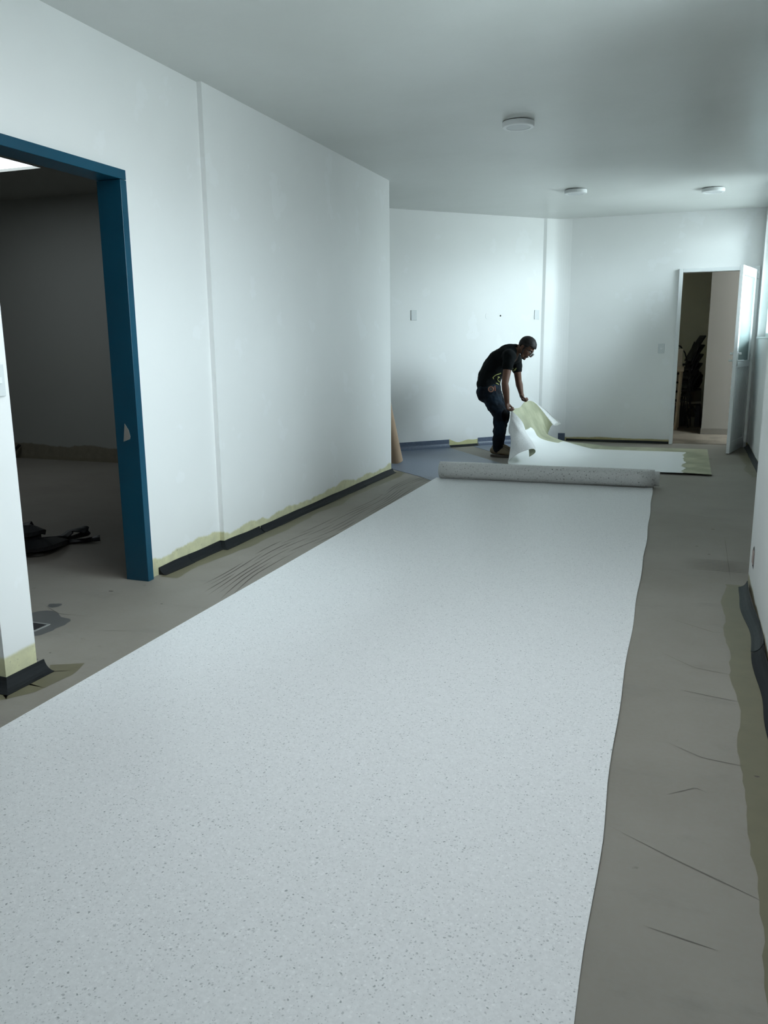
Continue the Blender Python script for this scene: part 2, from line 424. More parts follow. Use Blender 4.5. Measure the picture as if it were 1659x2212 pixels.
# added glowing panel, no known source, out of frame; brightens the laid sheet
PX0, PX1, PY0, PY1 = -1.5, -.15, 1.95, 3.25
sk = struct(empty('added_ceiling_panel', (-.9, 2.4, H-.02)))
bm = B(); box(bm, (PX0, PY0, H-.012), (PX1, PY1, H-.002)); obj('lit_ceiling_pane', bm, M_addpanel, sk)
bm = B()
for a_, b_ in (((PX0-.06, PY0-.06), (PX0, PY1+.06)), ((PX1, PY0-.06), (PX1+.06, PY1+.06)), ((PX0, PY0-.06), (PX1, PY0)), ((PX0, PY1), (PX1, PY1+.06))):
    box(bm, (*a_, H-.03), (*b_, H))
obj('added_panel_frame', bm, M_white, sk)
sk = struct(empty('window_2', (SX0, SY0, 2.95)))
bm = B(); box(bm, (SX0, SY0, 2.945), (SX1, SY1, 2.96)); obj('lit_ceiling_pane', bm, M_sky, sk)

# ------------------------------------------------------------------ walls
LX, LX2 = -2.845, -2.812
bm = B()                                            # left wall: doorway part, set-back part, proud part
box(bm, (-2.99, 2.464, 0), (LX, 2.80, H+.05)); box(bm, (-2.99, 2.80, 2.215), (LX, 3.77, H+.05))
box(bm, (-2.99, 3.77, 0), (LX, 4.545, H+.05)); box(bm, (-2.99, 4.545, 0), (LX2, 7.83, H+.05))
w_l = struct(obj('wall_left', bm, M_wall))
bm = B(); box(bm, (-9.4, 2.30, 0), (-2.446, 2.464, 3.1)); w_p = struct(obj('wall_pier', bm, M_pier))
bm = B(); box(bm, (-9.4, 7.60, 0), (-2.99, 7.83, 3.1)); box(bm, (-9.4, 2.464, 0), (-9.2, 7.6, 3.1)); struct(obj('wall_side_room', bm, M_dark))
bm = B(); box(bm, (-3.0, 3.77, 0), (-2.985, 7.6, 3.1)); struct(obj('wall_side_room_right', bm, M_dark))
bm = B(); box(bm, (-4.6, -4.3, 0), (-4.45, 2.30, H+.1)); struct(obj('wall_left_near', bm, M_wall_clean))
bm = B(); box(bm, (-4.6, -4.45, 0), (1.0, -4.25, H+.1)); struct(obj('wall_front', bm, M_wall_clean))
bm = B(); box(bm, (-4.1, 7.6, 0), (-3.9, 9.2, H+.1)); struct(obj('wall_alcove_left', bm, M_wall_clean))
# angled alcove wall with its slightly proud strip and rounded corner into the back wall
s2 = math.sqrt(.5)
pl = [(-4.1, 8.685), (-1.835, 10.95), (-1.797, 10.960)]
for k in range(9):                                   # rounded inner corner
    a = k/8; q0 = Vector((-1.71, 11.047)); q1 = Vector((-1.65, 11.105)); q2 = Vector((-1.50, 11.12))
    p = q0*(1-a)**2+q1*2*a*(1-a)+q2*a*a; pl.append((p.x, p.y))
bm = B(); prism(bm, pl+[(-1.50, 11.27), (-4.1, 11.27)], 0, H+.1)
w_a = struct(obj('wall_angled', bm, M_wall_clean))
bm = B()
DX0, DX1, DZ = -.171, .745, 2.18
box(bm, (-1.505, 11.12, 0), (DX0, 11.27, H+.1)); box(bm, (DX0, 11.12, DZ), (DX1, 11.27, H+.1)); box(bm, (DX1, 11.12, 0), (1.05, 11.27, H+.1))
w_b = struct(obj('wall_back', bm, M_wall_back))
bm = B()                                            # recessed right wall with window_1
XR = .765
y0, y1, z0, z1 = WIN1
box(bm, (XR, 4.6, 0), (XR+.36, y0, H+.1)); box(bm, (XR, y0, 0), (XR+.36, y1, z0)); box(bm, (XR, y0, z1), (XR+.36, y1, H+.1)); box(bm, (XR, y1, 0), (XR+.36, 11.2, H+.1))
struct(obj('wall_right', bm, M_right))
bm = B()
XN = .389
box(bm, (XN, WIN2[1], 0), (XR+.05, 4.785, H+.1)); box(bm, (XN, WIN3[1], 0), (XN+.2, WIN2[0], H+.1)); box(bm, (XN, -4.3, 0), (XN+.2, WIN3[0], H+.1))
for y0_, y1_, z0_, z1_ in (WIN2, WIN3):
    box(bm, (XN, y0_, 0), (XN+.2, y1_, z0_)); box(bm, (XN, y0_, z1_), (XN+.2, y1_, H+.1))
w_n = struct(obj('wall_right_near', bm, M_right))
# storage room
bm = B()
box(bm, (-1.8, 14.4, 0), (1.5, 14.55, H+.05)); box(bm, (-1.8, 11.27, 0), (-1.65, 14.4, H+.05))
struct(obj('wall_storage', bm, simple('olive_plaster', (.60, .59, .46), .7, var=.04, scale=2)))
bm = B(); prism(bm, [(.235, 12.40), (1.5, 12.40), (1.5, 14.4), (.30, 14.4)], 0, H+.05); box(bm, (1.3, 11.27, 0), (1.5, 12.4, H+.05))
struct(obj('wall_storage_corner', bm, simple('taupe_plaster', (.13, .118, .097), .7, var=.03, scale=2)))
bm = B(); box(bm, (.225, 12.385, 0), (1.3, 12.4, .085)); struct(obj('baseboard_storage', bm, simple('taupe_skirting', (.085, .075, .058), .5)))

# windows
def window(name, X, wy, dep, n):
    y0, y1, z0, z1 = wy
    w_ = struct(empty(name, (X, y0, z0)))
    bm = B(); t = .045; x0, x1 = X+dep, X+dep+.05
    box(bm, (x0, y0, z0), (x1, y0+t, z1)); box(bm, (x0, y1-t, z0), (x1, y1, z1))
    box(bm, (x0, y0+t, z0), (x1, y1-t, z0+t)); box(bm, (x0, y0+t, z1-t), (x1, y1-t, z1))
    for k in range(1, n):
        yy = y0+(y1-y0)*k/n; box(bm, (x0, yy-.02, z0+t), (x1, yy+.02, z1-t))
    bevel(obj('window_frame', bm, M_white, w_), .003)
    bm = B(); box(bm, (x0+.02, y0+t, z0+t), (x0+.026, y1-t, z1-t)); obj('glass_pane', bm, M_glass, w_)
    bm = B(); box(bm, (X-.012, y0-.0, z0-.02), (x0, y1, z0)); bevel(obj('window_sill', bm, M_white, w_), .003)
window('window_1', XR, WIN1, .085, 3); window('window_3', XN, WIN2, .085, 4); window('window_4', XN, WIN3, .085, 4)

# ------------------------------------------------------------------ blue doorway on the left (door_1)
d1 = struct(empty('door_1', (-2.82, 3.25, 0)))
X0, X1 = -2.965, -2.815
bm = B(); box(bm, (X0, 3.722, 0), (X1, 3.772, 2.166)); bevel(obj('door_jamb', bm, M_bluepaint, d1), .002)
bm = B(); box(bm, (X0, 2.765, 0), (X1, 2.815, 2.166)); bevel(obj('door_jamb', bm, M_bluepaint, d1), .002)
bm = B(); box(bm, (X0, 2.765, 2.168), (X1, 3.772, 2.217)); bevel(obj('door_header', bm, M_bluepaint, d1), .002)
bm = B(); pts = [(-2.915, .800), (-2.90, .90), (-2.876, .865), (-2.868, .83), (-2.872, .815), (-2.90, .805)]
lo = [bm.verts.new((x, 3.7205, z)) for x, z in pts]; hi = [bm.verts.new((x, 3.722, z)) for x, z in pts]
bm.faces.new(lo); bm.faces.new(hi[::-1])
for i in range(len(pts)): bm.faces.new((lo[i], hi[i], hi[(i+1) % 6], lo[(i+1) % 6]))
o = obj('tape_scrap', bm, simple('masking_scrap', (.28, .27, .25), .6), d1)

# ------------------------------------------------------------------ white door at the back (door_2)
d2 = struct(empty('door_2', (.3, 11.12, 0)))
bm = B(); fy0, fy1 = 11.085, 11.20
box(bm, (DX0, fy0, 0), (DX0+.045, fy1, DZ)); box(bm, (DX1-.045, fy0, 0), (DX1, fy1, DZ)); box(bm, (DX0+.045, fy0, DZ-.045), (DX1-.045, fy1, DZ))
bevel(obj('door_frame', bm, M_white, d2), .003)
hx, hy = .690, 11.03                                 # hinge line
ang = math.atan2(10.245-hy, .497-hx)
ML = Matrix.Translation((hx, hy, 0)) @ Matrix.Rotation(ang, 4, 'Z')
LW, LT, T2, Z0, Z1 = .80, .075, .019, .012, 2.135
bm = B()
box(bm, (0, -T2, Z0), (LT, T2, Z1), M=ML); box(bm, (LW-LT, -T2, Z0), (LW, T2, Z1), M=ML)
box(bm, (LT, -T2, Z1-.10), (LW-LT, T2, Z1), M=ML); box(bm, (LT, -T2, Z0), (LW-LT, T2, Z0+.13), M=ML); box(bm, (LT, -T2, 1.0), (LW-LT, T2, 1.075), M=ML)
leaf = bevel(obj('door_leaf', bm, M_white, d2), .002)
bm = B(); box(bm, (LT, -.004, 1.075), (LW-LT, .004, Z1-.10), M=ML); obj('glass_pane', bm, M_frost, leaf)
bm = B(); k = 9; sw = (LW-2*LT)/k
for i in range(k):
    a = LT+i*sw; box(bm, (a, -.010, Z0+.13), (a+sw*.82, .010, 1.0), M=ML); box(bm, (a+sw*.82, -.003, Z0+.13), (a+sw, .003, 1.0), M=ML)
obj('ribbed_panel', bm, M_white, leaf)
bm = B()
box(bm, (LW-.05, -.026, 1.02), (LW-.015, .026, 1.19), M=ML)
for s in (-1, 1):
    tube(bm, [ML @ Vector((LW-.033, s*.02, 1.08)), ML @ Vector((LW-.033, s*.065, 1.08)), ML @ Vector((LW-.06, s*.07, 1.08)), ML @ Vector((LW-.15, s*.07, 1.078))], .010)
    tube(bm, [ML @ Vector((LW-.033, s*.02, 1.16)), ML @ Vector((LW-.033, s*.06, 1.16))], .014)
obj('door_handle', bm, M_plate, leaf, True)
bm = B()
for z in (2.06, .03, 1.1): tube(bm, [(hx+.012, hy, z-.045), (hx+.012, hy, z+.045)], .012); box(bm, (hx+.01, hy-.006, z-.03), (hx+.04, 11.09, z+.03))
obj('hinge', bm, M_chrome, d2)
# door closer block on the frame
bm = B(); box(bm, (hx-.01, 11.045, 2.03), (hx+.05, 11.085, 2.12)); obj('latch_block', bm, M_white, d2)

# ------------------------------------------------------------------ switch plates
def plate(name, label, M, wd=.078, ht=.12, rocker=True, cat='switch'):
    t = thing(name, label, cat, M @ Vector((0, 0, 0)))
    bm = B(); box(bm, (-wd/2, -.009, -ht/2), (wd/2, 0, ht/2), M=M); bevel(obj('cover_plate', bm, M_plate, t), .003)
    if rocker:
        bm = B(); box(bm, (-.018, -.014, -.012), (.018, -.009, .012), M=M); bevel(obj('rocker', bm, M_white, t), .002)
    return t
MA = lambda x, z: Matrix.Translation((x, x+12.785, z)) @ Matrix.Rotation(PI/4, 4, 'Z')
plate('switch_plate', 'blank white plate on the angled alcove wall, well left of the worker', MA(-3.155, 1.64), rocker=False)
plate('switch_plate', 'blank white plate above the worker, beside the ridge in the corner', MA(-1.888, 1.655), wd=.075, rocker=False)
plate('light_switch', 'white rocker light switch on the back wall left of the open door', Matrix.Translation((-.33, 11.12, 1.212)))
plate('light_switch', 'white switch plate on the near pier beside the blue doorway', Matrix.Translation((-2.446, 2.405, 1.20)) @ Matrix.Rotation(PI/2, 4, 'Z'), wd=.072, ht=.12)
bm = B(); M = MA(-2.412, 1.635) @ Matrix.Rotation(PI/2, 4, 'X')
lathe(bm, [(.040, 0), (.040, .0025), (.036, .003)], n=32, M=M); tag(obj('blanking_disc', bm, M_wall_clean), 'round painted-over blanking cover on the alcove wall above the worker', 'cover plate')
bm = B(); M = MA(-2.28, 1.64) @ Matrix.Rotation(PI/2, 4, 'X')
lathe(bm, [(.011, 0), (.011, .0015)], n=16, M=M); tag(obj('cable_hole', bm, M_hole), 'small black cable hole in the alcove wall above the worker', 'hole')
# broken outlet hole low in the near right wall
t = thing('outlet_box', 'broken outlet hole with pinkish box low in the near right wall', 'outlet', (XN, 4.55, .2))
bm = B(); pts = [(4.515, .145), (4.59, .150), (4.60, .24), (4.56, .262), (4.53, .235), (4.518, .19)]
v = [bm.verts.new((XN-.0015, y, z)) for y, z in pts]; bm.faces.new(v); obj('hole_rim', bm, M_hole, t)
bm = B(); box(bm, (XN-.006, 4.53, .165), (XN+.004, 4.592, .235)); bevel(obj('box_face', bm, M_pink, t), .002)

# ------------------------------------------------------------------ ceiling lights
def clight(x, y, label):
    t = thing('ceiling_light', label, 'ceiling light', (x, y, H), 'round surface ceiling lights')
    bm = B(); lathe(bm, [(.098, 0), (.098, -.006)], (x, y, H)); obj('gasket', bm, M_gap, t)
    bm = B(); lathe(bm, [(.112, -.006), (.113, -.012), (.113, -.034), (.109, -.040), (.086, -.0415), (.084, -.039)], (x, y, H), 64)
    obj('housing', bm, M_white, t, True).data.polygons.foreach_set('use_smooth', [True]*0 or [False]*len(t.children[-1].data.polygons))
    bm = B(); lathe(bm, [(.0845, -.036), (.083, -.0395), (0.0001, -.0405)], (x, y, H), 48); obj('diffuser', bm, M_diff, t)
    return t
clight(-1.235, 6.16, 'round white ceiling light, the nearest and largest, unlit')
clight(-1.20, 9.05, 'round white unlit ceiling light above the worker, left of the far pair')
clight(.135, 9.53, 'round white unlit ceiling light in front of the open back door')

# ------------------------------------------------------------------ cove former strips
def cove(name, label, path, mat=M_cove, side=1, r=.038, cat='cove strip', group=None, wob=0):
    """quarter-hollow rubber fillet; path runs along the wall foot, room lies to the 'side'"""
    bm = B(); prev = None; P_ = [Vector((*p, 0)) for p in path]
    dense = []
    for i in range(len(P_)-1):
        n = max(1, int((P_[i+1]-P_[i]).length/.06))
        for k in range(n): dense.append(P_[i].lerp(P_[i+1], k/n))
    dense.append(P_[-1])
    for i, p in enumerate(dense):
        a = (dense[i]-dense[i-1]).normalized() if i else None
        b_ = (dense[i+1]-dense[i]).normalized() if i < len(dense)-1 else None
        if a is None: a = b_
        if b_ is None: b_ = a
        na = Vector((-a.y, a.x, 0))*side; nb = Vector((-b_.y, b_.x, 0))*side
        n = (na+nb); n = n/(n.dot(na))
        off = wob*(noise.noise(p*2.2+Vector((3, 1, 0)))+.5)
        rr = r*(1+.12*noise.noise(p*4))
        prof = [(off, .001), (off, rr), (off+.004, rr)]
        for k in range(1, 5):
            an = k/5*PI/2; prof.append((off+.004+rr*(1-math.cos(an))*.999*.8+rr*.2*k/5, rr*(1-math.sin(an))+.003))
        prof += [(off+rr*1.1, .003), (off+rr*1.1, .001)]
        ring = [bm.verts.new((p.x+n.x*d, p.y+n.y*d, z)) for d, z in prof]
        if prev:
            for k in range(len(ring)): bm.faces.new((prev[k], prev[(k+1) % len(ring)], ring[(k+1) % len(ring)], ring[k]))
        else: bm.faces.new(ring[::-1])
        prev = ring
    bm.faces.new(prev)
    bmesh.ops.recalc_face_normals(bm, faces=bm.faces)
    return tag(obj(name, bm, mat), label, cat, group)
G = 'black cove strips along the left wall'
cove('cove_strip', 'short black cove strip at the wall foot next to the blue door jamb', [(LX, 3.86), (LX, 4.16)], side=-1, r=.046, group=G, wob=.006)
cove('cove_strip', 'black cove strip that bends around the small step in the left wall', [(LX, 4.165), (LX, 4.545), (LX2, 4.545), (LX2, 5.02)], side=-1, r=.046, group=G)
cove('cove_strip', 'long black cove strip along the middle of the left wall foot', [(LX2, 5.035), (LX2, 6.99)], side=-1, r=.044, group=G, wob=.004)
cove('cove_strip', 'black cove strip ending at the far corner of the left wall', [(LX2, 7.0), (LX2, 7.86)], side=-1, r=.044, group=G)
cove('cove_strip', 'black cove strip wrapped around the near pier at the left picture edge', [(-3.2, 2.30), (-2.446, 2.30), (-2.446, 2.50)], side=-1, r=.05)
GR = 'cove strips along the near right wall'
cove('cove_strip', 'grey dusty cove strip starting at the corner of the near right wall', [(XN, 4.66), (XN, 3.66)], M_covegrey, side=-1, r=.042, group=GR, wob=.02)
cove('cove_strip', 'darker cove strip running on toward the viewer along the right wall', [(XN, 3.65), (XN, .2)], M_cove, side=-1, r=.042, group=GR, wob=.016)
cove('cove_strip', 'dark cove strip at the foot of the recessed wall beneath the window', [(XR, 11.05), (XR, 4.80)], M_covegrey, side=-1, r=.04)
cove('cove_strip', 'thin black cove strip at the foot of the back wall left of the door', [(-1.48, 11.12), (-.175, 11.12)], M_cove, side=-1, r=.03)

# ------------------------------------------------------------------ blue vinyl already laid in the alcove
def angled(x): return x+12.785
def upstand(x0, x1, parent):
    bm = B(); n = 14
    prof = [(0, .100), (.003, .100), (.004, .06)]+[(.004+.05*(1-math.cos(a)), .055*(1-math.sin(a))+.003) for a in (0.2, .5, .8, 1.1, 1.4, 1.57)]
    prev = None
    for k in range(n+1):
        x = x0+(x1-x0)*k/n
        ring = [bm.verts.new((x+s2*d, angled(x)-s2*d, z)) for d, z in prof]
        if prev:
            for j in range(len(ring)-1): bm.faces.new((prev[j], prev[j+1], ring[j+1], ring[j]))
        prev = ring
    bmesh.ops.recalc_face_normals(bm, faces=bm.faces)
    o = obj('skirting_upstand', bm, M_bluecove, parent)
    so = o.modifiers.new('solid', 'SOLIDIFY'); so.thickness = .002; so.offset = 0
    return o
t = thing('blue_vinyl_sheet', 'blue speckled vinyl floor sheet in the alcove left of the bare strip', 'vinyl flooring', (-3, 9, 0), 'blue vinyl in the alcove')
bm = B(); prism(bm, [(-3.85, 8.92), (-3.85, 8.80), (-3.1, 8.22), (-2.93, 8.10), (-2.45, 7.68), (-2.25, 7.46), (-1.9, 8.0), (-1.80, 8.72), (-1.92, 8.86), (-2.74, 9.88), (-2.82, 9.92)], .001, .0035); obj('floor_sheet', bm, M_blue, t)
upstand(-3.86, -2.80, t)
t = thing('blue_vinyl_sheet', 'blue speckled vinyl floor sheet in the alcove corner behind the worker', 'vinyl flooring', (-2, 10.3, 0), 'blue vinyl in the alcove')
bm = B(); prism(bm, [(-2.53, 10.19), (-2.48, 10.10), (-1.75, 9.12), (-1.45, 9.3), (-1.35, 10.3), (-1.55, 11.05), (-1.66, 11.05)], .001, .0035); obj('floor_sheet', bm, M_blue, t)
upstand(-2.50, -1.73, t)
bm = B(); box(bm, (-1.66, 11.105, 0), (-1.50, 11.118, .10)); o = obj('corner_upstand', bm, M_bluecove, t)
# bare gap in the upstand: glue on the wall and a short black fillet
bm = B(); pts = []
for k in range(15):
    x = -2.80+.30*k/14; pts.append((x, .10+.03*noise.noise(Vector((x*9, 0, 3)))-.035*math.sin(PI*k/14)))
v0 = [bm.verts.new((x+s2*.0015, angled(x)-s2*.0015, .0)) for x, z in pts]; v1 = [bm.verts.new((x+s2*.0015, angled(x)-s2*.0015, z)) for x, z in pts]
for i in range(14): bm.faces.new((v0[i], v0[i+1], v1[i+1], v1[i]))
gm = stain('yellow_contact_adhesive', (.58, .56, .30), .5)
tag(obj('adhesive_smear', bm, gm), 'yellow glue smear on the alcove wall between the blue skirtings', 'glue')
cove('cove_strip', 'short dark cove strip in the gap between the blue skirtings', [(-2.795, angled(-2.795)), (-2.505, angled(-2.505))], side=-1, r=.028)

# ------------------------------------------------------------------ the big laid sheet
NX, NY = 26, 150
ys = [-1.5+(7.66+1.5)*j/NY for j in range(NY+1)]
def ledge(y): return -2.205+(-2.275+2.205)*max(0, (y-2))/5.6
rk = [(-1.5, -.12), (1.414, -.129), (1.636, -.134), (2.044, -.138), (2.337, -.148), (3.033, -.161), (3.6, -.167), (4.66, -.178), (5.45, -.185), (6.5, -.205), (7.68, -.23)]
def redge(y):
    for (a, xa), (b_, xb) in zip(rk, rk[1:]):
        if y <= b_: return xa+(xb-xa)*(y-a)/(b_-a)+.003*math.sin(y*7)
    return -.23
bm = B(); g = []
for j, y in enumerate(ys):
    row = []
    for i in range(NX+1):
        a = i/NX; x = ledge(y)*(1-a)+redge(y)*a
        z = .004+.0022*max(0, noise.noise(Vector((x*1.3, y*.8, 0))))
        e = min(a, 1-a)*2.05
        if a > .5 and e < .10: z += .007*(1-e/.10)**2*(.5+.5*math.sin(y*2.6+1))
        row.append(bm.verts.new((x, y, z)))
    g.append(row)
for j in range(NY):
    for i in range(NX): bm.faces.new((g[j][i], g[j][i+1], g[j+1][i+1], g[j+1][i]))
sh = obj('vinyl_sheet', bm, M_sheet, None, True)
m = sh.modifiers.new('solid', 'SOLIDIFY'); m.thickness = .0022; m.offset = -1
m = sh.modifiers.new('split', 'EDGE_SPLIT'); m.split_angle = .6
tag(sh, 'long pale speckled vinyl sheet laid flat on the floor toward the viewer', 'vinyl flooring')

# ------------------------------------------------------------------ roll lying across its far end
t = thing('vinyl_roll', 'rolled-up grey speckled vinyl lying across the end of the laid sheet', 'vinyl roll', (-1.2, 7.69, .005))
A0, A1 = Vector((-2.235, 7.66, 0)), Vector((-.222, 7.70, 0))
ax = (A1-A0).normalized(); pn = Vector((-ax.y, ax.x, 0))
def spiral(a_from, a_to, off0, off1, r_in, r_out, name, mat, th=.0028):
    bm = B(); n = int((a_to-a_from)/(PI/18)); prev = None
    for k in range(n+1):
        an = a_from+(a_to-a_from)*k/n; r = r_in+(r_out-r_in)*k/n
        q = pn*(r*math.cos(an))+Vector((0, 0, r*math.sin(an)+.0875))
        row = []
        for s_ in range(13):
            f_ = s_/12; p = (A0+ax*off0).lerp(A1+ax*off1, f_)+q+Vector((0, 0, .002*math.sin(f_*9)))
            row.append(bm.verts.new(p))
        if prev:
            for s_ in range(12): bm.faces.new((prev[s_], prev[s_+1], row[s_+1], row[s_]))
        prev = row
    bmesh.ops.recalc_face_normals(bm, faces=bm.faces)
    o = obj(name, bm, mat, t, True); m = o.modifiers.new('solid', 'SOLIDIFY'); m.thickness = th; m.offset = 0
    return o
spiral(0, 2*PI*1.75, 0, 0, .074, .081, 'outer_wrap', M_roll)
spiral(0, 2*PI*4, .02, .045, .045, .069, 'inner_wrap', M_roll)

# ------------------------------------------------------------------ upturned sheet being lifted
def fl(x, y, z=.004): return Vector((x, y, z))
xs = [-.85, -.3, .05, .292]
def flatrow(i): return [fl(xs[i], 8.53, (.012, .022, .026, .020)[i])]+[fl(xs[i]+.0, y) for y in ( 8.85, 9.05, 9.28, 9.55, 9.85, 10.25, 10.66-(0.292-xs[i])*.03)]
cols = [   # near long edge ... far long edge; each from the cut end down to the floor
    [at(1143, 987, 8.87), at(1156, 977, 8.80), at(1149, 970, 8.70), at(1117, 982, 8.62), at(1100, 1003, 8.60), fl(-1.35, 8.575)],
    [at(1141, 966, 8.96), at(1154, 962, 8.90), at(1138, 950, 8.80), at(1108, 955, 8.78), fl(-1.745, 8.86, .05), fl(-1.35, 8.85)],
    [at(1130, 915, 9.02), at(1124, 918, 8.98), at(1114, 925, 8.93), at(1102, 938, 8.97), fl(-1.70, 9.12, .16), fl(-1.33, 9.05, .008)],
    [at(1106, 886, 9.17), at(1104, 893, 9.14), at(1103, 905, 9.12), at(1106, 938, 9.16), fl(-1.62, 9.30, .17), fl(-1.28, 9.28, .02)],
    [at(1123, 880, 9.38), at(1127, 890, 9.39), at(1133, 904, 9.40), at(1145, 930, 9.43), at(1163, 957, 9.48), fl(-1.18, 9.55, .02)],
    [at(1136, 867, 9.60), at(1140, 878, 9.605), at(1146, 893, 9.62), at(1159, 920, 9.67), at(1177, 947, 9.74), fl(-1.10, 9.85, .03)],
    [at(1158, 872, 9.85), at(1160, 880, 9.86), at(1164, 891, 9.88), at(1172, 912, 9.93), at(1186, 940, 10.02), fl(-1.08, 10.25, .012)],
    [at(1194, 917, 10.16), at(1190, 922, 10.17), at(1187, 928, 10.19), at(1184, 938, 10.24), at(1192, 951, 10.38), fl(-1.16, 10.62, .035)],
]
fr_ = [flatrow(i) for i in range(4)]
for j in range(8):
    for i in range(4): cols[j].append(fr_[i][j])
def cr1(P_, t_):
    n = len(P_)-1; i = min(int(t_), n-1); f = t_-i
    p0, p1, p2, p3 = P_[max(i-1, 0)], P_[i], P_[i+1], P_[min(i+2, n)]
    return .5*((2*p1)+(p2-p0)*f+(2*p0-5*p1+4*p2-p3)*f*f+(3*p1-p0-3*p2+p3)*f*f*f)
NU, NV = 96, 84
bm = B(); uvl = bm.loops.layers.uv.new('UVMap'); g = []
for a in range(NU+1):
    tu = 9*a/NU; rowc = [cr1(c_, tu) for c_ in cols]
    g.append([cr1(rowc, 7*b_/NV) for b_ in range(NV+1)])
arc = [[0]*(NV+1) for _ in range(NU+1)]
for b_ in range(NV+1):
    for a in range(1, NU+1): arc[a][b_] = arc[a-1][b_]+(g[a][b_]-g[a-1][b_]).length
ref = {}
vv = [[bm.verts.new((p.x, p.y, max(p.z, .0035))) for p in row] for row in g]
for a in range(NU):
    for b_ in range(NV):
        f = bm.faces.new((vv[a][b_], vv[a][b_+1], vv[a+1][b_+1], vv[a+1][b_]))
        for lp, (i, j) in zip(f.loops, ((a, b_), (a, b_+1), (a+1, b_+1), (a+1, b_))):
            end = arc[NU][j]
            u_ = arc[i][j] if i < NU*.55 else 2.45-(end-arc[i][j])
            lp[uvl].uv = (u_, 2.07*j/NV)
bm.normal_update()
fn = [f for f in bm.faces if f.calc_center_median().x > -.5][0]
if fn.normal.z < 0:
    for f in bm.faces: f.normal_flip()
M_face2 = M_sheet
ls = obj('vinyl_sheet', bm, [M_back, M_face2], None, True)
m = ls.modifiers.new('smooth', 'SMOOTH'); m.iterations = 3; m.factor = .4
m = ls.modifiers.new('solid', 'SOLIDIFY'); m.thickness = .003; m.offset = -1; m.material_offset = 1; m.material_offset_rim = 0
m = ls.modifiers.new('split', 'EDGE_SPLIT'); m.split_angle = 1.0
bm = B(); g2 = []
edge_a = [at(1150, 867, 9.78), at(1164, 880, 9.93), at(1180, 900, 10.09), at(1195, 919, 10.22)]
edge_b = [at(1156, 869, 9.84), at(1178, 884, 10.04), at(1198, 902, 10.22), at(1211, 914, 10.34)]
for i in range(25):
    A_, B_ = cr1(edge_a, 3*i/24), cr1(edge_b, 3*i/24); row = []
    for j in range(9):
        f_ = j/8; row.append(bm.verts.new(A_.lerp(B_, f_)+Vector((.0, .02, .018))*math.sin(PI*f_)*(i/24)))
    g2.append(row)
for j in range(9):      # rounded lower tip
    g2[-1][j].co += Vector((0, 0, -.03*math.sin(PI*j/8)-.012*j/8))
for i in range(24):
    for j in range(8): bm.faces.new((g2[i][j], g2[i][j+1], g2[i+1][j+1], g2[i+1][j]))
fe = obj('turned_edge', bm, M_sheet, ls, True); m = fe.modifiers.new('solid', 'SOLIDIFY'); m.thickness = .003
tag(ls, 'upturned vinyl sheet, white backing up, one end lifted by the worker', 'vinyl flooring')

# ------------------------------------------------------------------ cardboard tube leaning in the alcove
bm = B(); p0, p1 = Vector((-2.99, 8.50, .02)), Vector((-3.19, 7.93, 1.95)); dd = (p1-p0).normalized()
a_ = dd.orthogonal().normalized(); b_ = dd.cross(a_)
rg = []
for (tt, r) in ((0, .072), (1, .072), (1, .066), (0, .066)):
    p = p0.lerp(p1, tt); rg.append([bm.verts.new(p+(a_*math.cos(2*PI*k/40)+b_*math.sin(2*PI*k/40))*r) for k in range(40)])
for i in range(4):
    for k in range(40): bm.faces.new((rg[i][k], rg[i][(k+1) % 40], rg[(i+1) % 4][(k+1) % 40], rg[(i+1) % 4][k]))
tag(obj('cardboard_tube', bm, M_kraft, None, False), 'brown cardboard tube leaning behind the end of the left wall', 'cardboard tube')

# ------------------------------------------------------------------ rubber offcuts and drain in the side room
def ribbon(name, label, pts, wd=.045, th=.006, tw=0, parent=None):
    bm = B(); pts = [Vector(p) for p in pts]; D = []
    for i in range((len(pts)-1)*8+1): D.append(cr1(pts, i/8))
    prev = None
    for i, p in enumerate(D):
        t_ = (D[min(i+1, len(D)-1)]-D[max(i-1, 0)]).normalized()
        sd = t_.cross(Vector((0, 0, 1))); sd = sd.normalized() if sd.length > .05 else Vector((1, 0, 0))
        q = Matrix.Rotation(tw*i/len(D)+.3*math.sin(i*.2), 3, t_); sd = q @ sd; up_ = sd.cross(t_)
        ring = [bm.verts.new(p+sd*x*wd/2+up_*z*th/2) for x, z in ((-1, -1), (1, -1), (1, 1), (0, 2.2), (-1, 1))]
        if prev:
            for k in range(5): bm.faces.new((prev[k], prev[(k+1) % 5], ring[(k+1) % 5], ring[k]))
        else: bm.faces.new(ring[::-1])
        prev = ring
    bm.faces.new(prev); bmesh.ops.recalc_face_normals(bm, faces=bm.faces)
    for v in bm.verts: v.co.z = max(v.co.z, .002)
    o = obj(name, bm, M_black, parent, False)
    return tag(o, label, 'rubber strip') if label else o
def onf(px, py, z=.02):
    d = _f + (px-829.5)/F*_r - (py-1106)/F*_u
    return Vector((0, 0, EYE)) + d*((z-EYE)/d.z)
ribbon('rubber_strip', 'looped black rubber offcut at the right of the heap in the dark side room', [onf(60, 1172, .03), onf(100, 1168, .04), onf(135, 1160, .05), onf(155, 1147, .07), onf(175, 1143, .09), onf(188, 1146, .08), onf(180, 1154, .05), onf(150, 1162, .03), onf(120, 1166, .05), onf(80, 1170, .06)], .055, .008, 1.2)
ribbon('rubber_strip', 'straight-ended black rubber offcut reaching out of the heap in the side room', [onf(60, 1178, .04), onf(110, 1172, .03), onf(150, 1169, .02), onf(185, 1167, .02), onf(216, 1162, .03)], .045, .008, .8)
